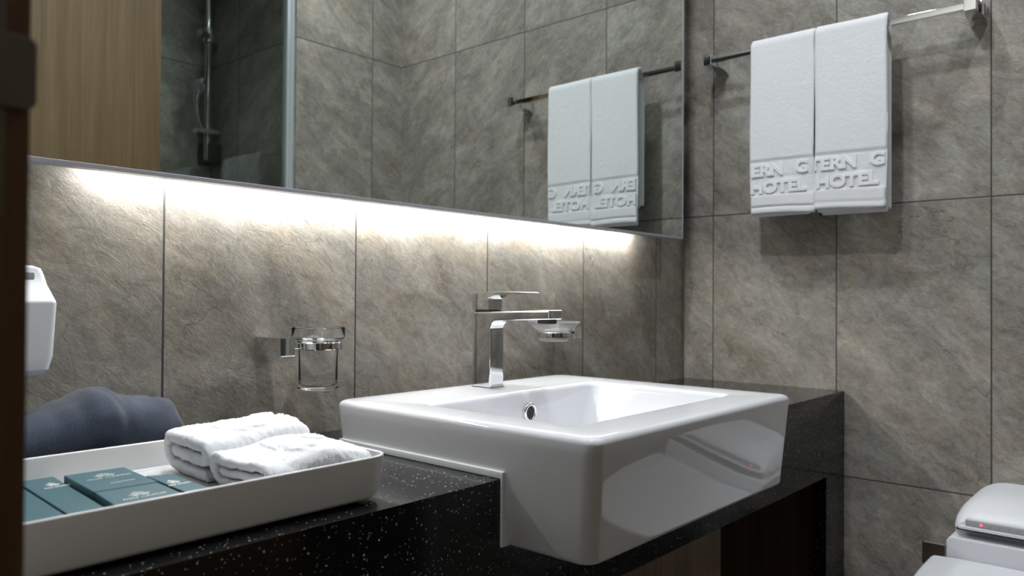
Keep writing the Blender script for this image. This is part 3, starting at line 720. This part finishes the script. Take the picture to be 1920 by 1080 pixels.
# ------------------------------------------------------------------ slate-blue cloth bag rolled up behind the tray
b = nb()
loops = []
prof = [(-1.662, 0.862), (-1.60, 0.862), (-1.53, 0.866), (-1.50, 0.8705), (-1.478, 0.879), (-1.455, 0.8915), (-1.441, 0.8915), (-1.424, 0.8815), (-1.405, 0.8775), (-1.386, 0.8775), (-1.372, 0.8745), (-1.362, 0.864), (-1.357, 0.851), (-1.354, 0.838)]
N = 56
def top_at(x):
    for (xa, za), (xb, zb) in zip(prof, prof[1:]):
        if x <= xb: return za+(zb-za)*smooth01((x-xa)/(xb-xa))
    return prof[-1][1]
K = 90
for i in range(K+1):
    f = i/K; x = -1.662+(0.308)*(1-(1-f)**1.25)
    tz = top_at(x); e = 1.0
    end = max(0, (x-(-1.374))/0.020); sh = math.sqrt(max(0.02, 1-min(1, end)**2*0.985))
    zc = (tz+ZC)/2; h = (tz-ZC)/2; cyy = -0.068; wy = 0.052
    lp = []
    for k in range(N):
        a = 2*PI*k/N
        r = 1+0.0
        cc, ss = math.cos(a), math.sin(a)
        sq = (abs(cc)**2.6+abs(ss)**2.6)**(-1/2.6)
        y = cyy+wy*sq*cc*sh; z = zc+h*sq*ss*(sh if end > 0 else 1)-(h*(1-sh)*0.55 if end > 0 else 0)
        v = Vector((x*7, y*13, z*13))
        dd = 0.0022*noise.noise(v)+0.0022*noise.noise(v*2.7)+0.0009*noise.noise(v*6)
        # drawn-in pleats near the right end
        pl = smooth01((x+1.41)/0.05); dd -= 0.0060*pl*abs(math.sin(a*3.0+x*34))**3*(1 if ss > -0.2 else 0)
        dd -= 0.0035*math.exp(-((x+1.448+0.35*(y+0.07))/0.006)**2)*max(0, ss)
        y += cc*dd; z += ss*dd*0.9
        y = min(-0.003, y); z = max(ZC+0.0004, z)
        lp.append(Vector((x+0.002*noise.noise(v*3), y, z)))
    loops.append(lp)
loft(b, loops)
props(obj('rolled_cloth_bag', b, M['weave'], origin=(-1.51, -0.068, ZC), smooth=180), 'slate-blue rolled cloth bag lying against the tiled wall behind the tray', 'cloth bag')

# ------------------------------------------------------------------ toilet
TC = -0.812
t = thing('toilet', 'white electronic toilet with a closed lid against the end wall', 'toilet', (-0.3, TC, 0))
b = nb(); loops = []
def yz_outline(z0, z1, hw, r, n=10):
    pts = [(TC-hw, z0), (TC+hw, z0)]
    for k in range(n+1): a = k/n*PI/2; pts.append((TC+hw-r+r*math.cos(a), z1-r*0.85+r*0.85*math.sin(a)))
    for k in range(n+1): a = PI/2+k/n*PI/2; pts.append((TC-hw+r+r*math.cos(a), z1-r*0.85+r*0.85*math.sin(a)))
    return pts
for xx, dz, dw in ((-0.004, 0.004, 0.004), (-0.008, 0, 0), (-0.10, 0.0, 0), (-0.135, 0.002, 0.0), (-0.165, 0.009, 0.002), (-0.185, 0.020, 0.005), (-0.198, 0.034, 0.009), (-0.2045, 0.0455, 0.012)):
    loops.append([Vector((xx, y, z)) for y, z in yz_outline(0.5855, 0.6370-dz*0.85, 0.1640-dw, max(0.02, 0.064-dz*1.0))])
loft(b, loops)
prism(b, [(TC-0.158, 0.40), (TC+0.158, 0.40), (TC+0.160, 0.575), (TC+0.154, 0.5895), (TC-0.154, 0.5895), (TC-0.160, 0.575)], 0, -0.178, -0.003, 0.004, 2)
prism(b, [(TC-0.165, 0.40), (TC+0.165, 0.40), (TC+0.168, 0.560), (TC+0.160, 0.5680), (TC-0.160, 0.5680), (TC-0.168, 0.560)], 0, -0.215, -0.002, 0.004, 2)
obj('rear_housing', b, M['plastic'], t, smooth=40)
b = nb(); box(b, -0.2090, -0.199, TC-0.135, TC+0.138, 0.5905, 0.6015, 0.002); panel = obj('control_panel', b, M['plastic_grey'], t, label='grey control strip with indicator marks')
b = nb(); box(b, -0.2130, -0.196, TC-0.148, TC+0.148, 0.5850, 0.5905, 0.0015); obj('panel_ledge', b, M['plastic'], t)
for k in range(5):
    b = nb(); yy = TC+0.113-k*0.0135
    me = nb(); bmesh.ops.create_uvsphere(b, u_segments=12, v_segments=8, radius=0.0021 if k == 0 else 0.0013); bmesh.ops.translate(b, verts=b.verts, vec=(-0.2095, yy, 0.5965)); me.free()
    if k == 0: obj('indicator_light', b, M['indicator'], panel, label='glowing red indicator')
    else: obj('indicator_mark', b, M['plastic_dark'], panel)
def dshape(x_back, length, hw, z, n=40, p=2.5):
    out = []
    for k in range(n+1):
        a = PI/2+PI*k/n
        cx = math.copysign(abs(math.cos(a))**(2/p), math.cos(a)); sy = math.copysign(abs(math.sin(a))**(2/p), math.sin(a))
        out.append(Vector((x_back+cx*length, TC+sy*hw, z)))
    return out
def dloft(name, secs, mat):
    b = nb(); loft(b, [dshape(*s) for s in secs]); return obj(name, b, mat, t, smooth=50)
XB = -0.2175
dloft('lid', [(XB, 0.440, 0.185, 0.5060), (XB-0.0005, 0.446, 0.191, 0.5100), (XB-0.001, 0.447, 0.1925, 0.520), (XB-0.001, 0.446, 0.191, 0.5265), (XB-0.002, 0.440, 0.185, 0.5305), (XB-0.004, 0.39, 0.145, 0.5335), (XB-0.008, 0.2, 0.07, 0.5350)], M['plastic'])
dloft('seat', [(XB, 0.434, 0.176, 0.4820), (XB, 0.440, 0.181, 0.4850), (XB, 0.440, 0.181, 0.5020), (XB, 0.434, 0.176, 0.5050)], M['plastic'])
dloft('bowl', [(-0.16, 0.26, 0.105, 0.0), (-0.16, 0.27, 0.110, 0.02), (-0.16, 0.28, 0.115, 0.15), (-0.17, 0.36, 0.145, 0.32), (-0.18, 0.44, 0.170, 0.43), (-0.18, 0.455, 0.176, 0.47), (-0.18, 0.45, 0.172, 0.4810)], M['ceramic'])
b = nb(); box(b, -0.165, -0.002, TC-0.13, TC+0.13, 0.0, 0.399, 0.01, 3); obj('pedestal_back', b, M['ceramic'], t)
b = nb(); box(b, -0.062, -0.001, -0.612, -0.5690, 0.462, 0.508, 0.003, 3)
tube(b, [(-0.035, -0.610, 0.478), (-0.035, -0.640, 0.478)], 0.008)
props(obj('water_supply_valve', b, M['chrome'], origin=(0, -0.587, 0.478), smooth=35), 'small chrome block valve on the end wall beside the toilet', 'valve')
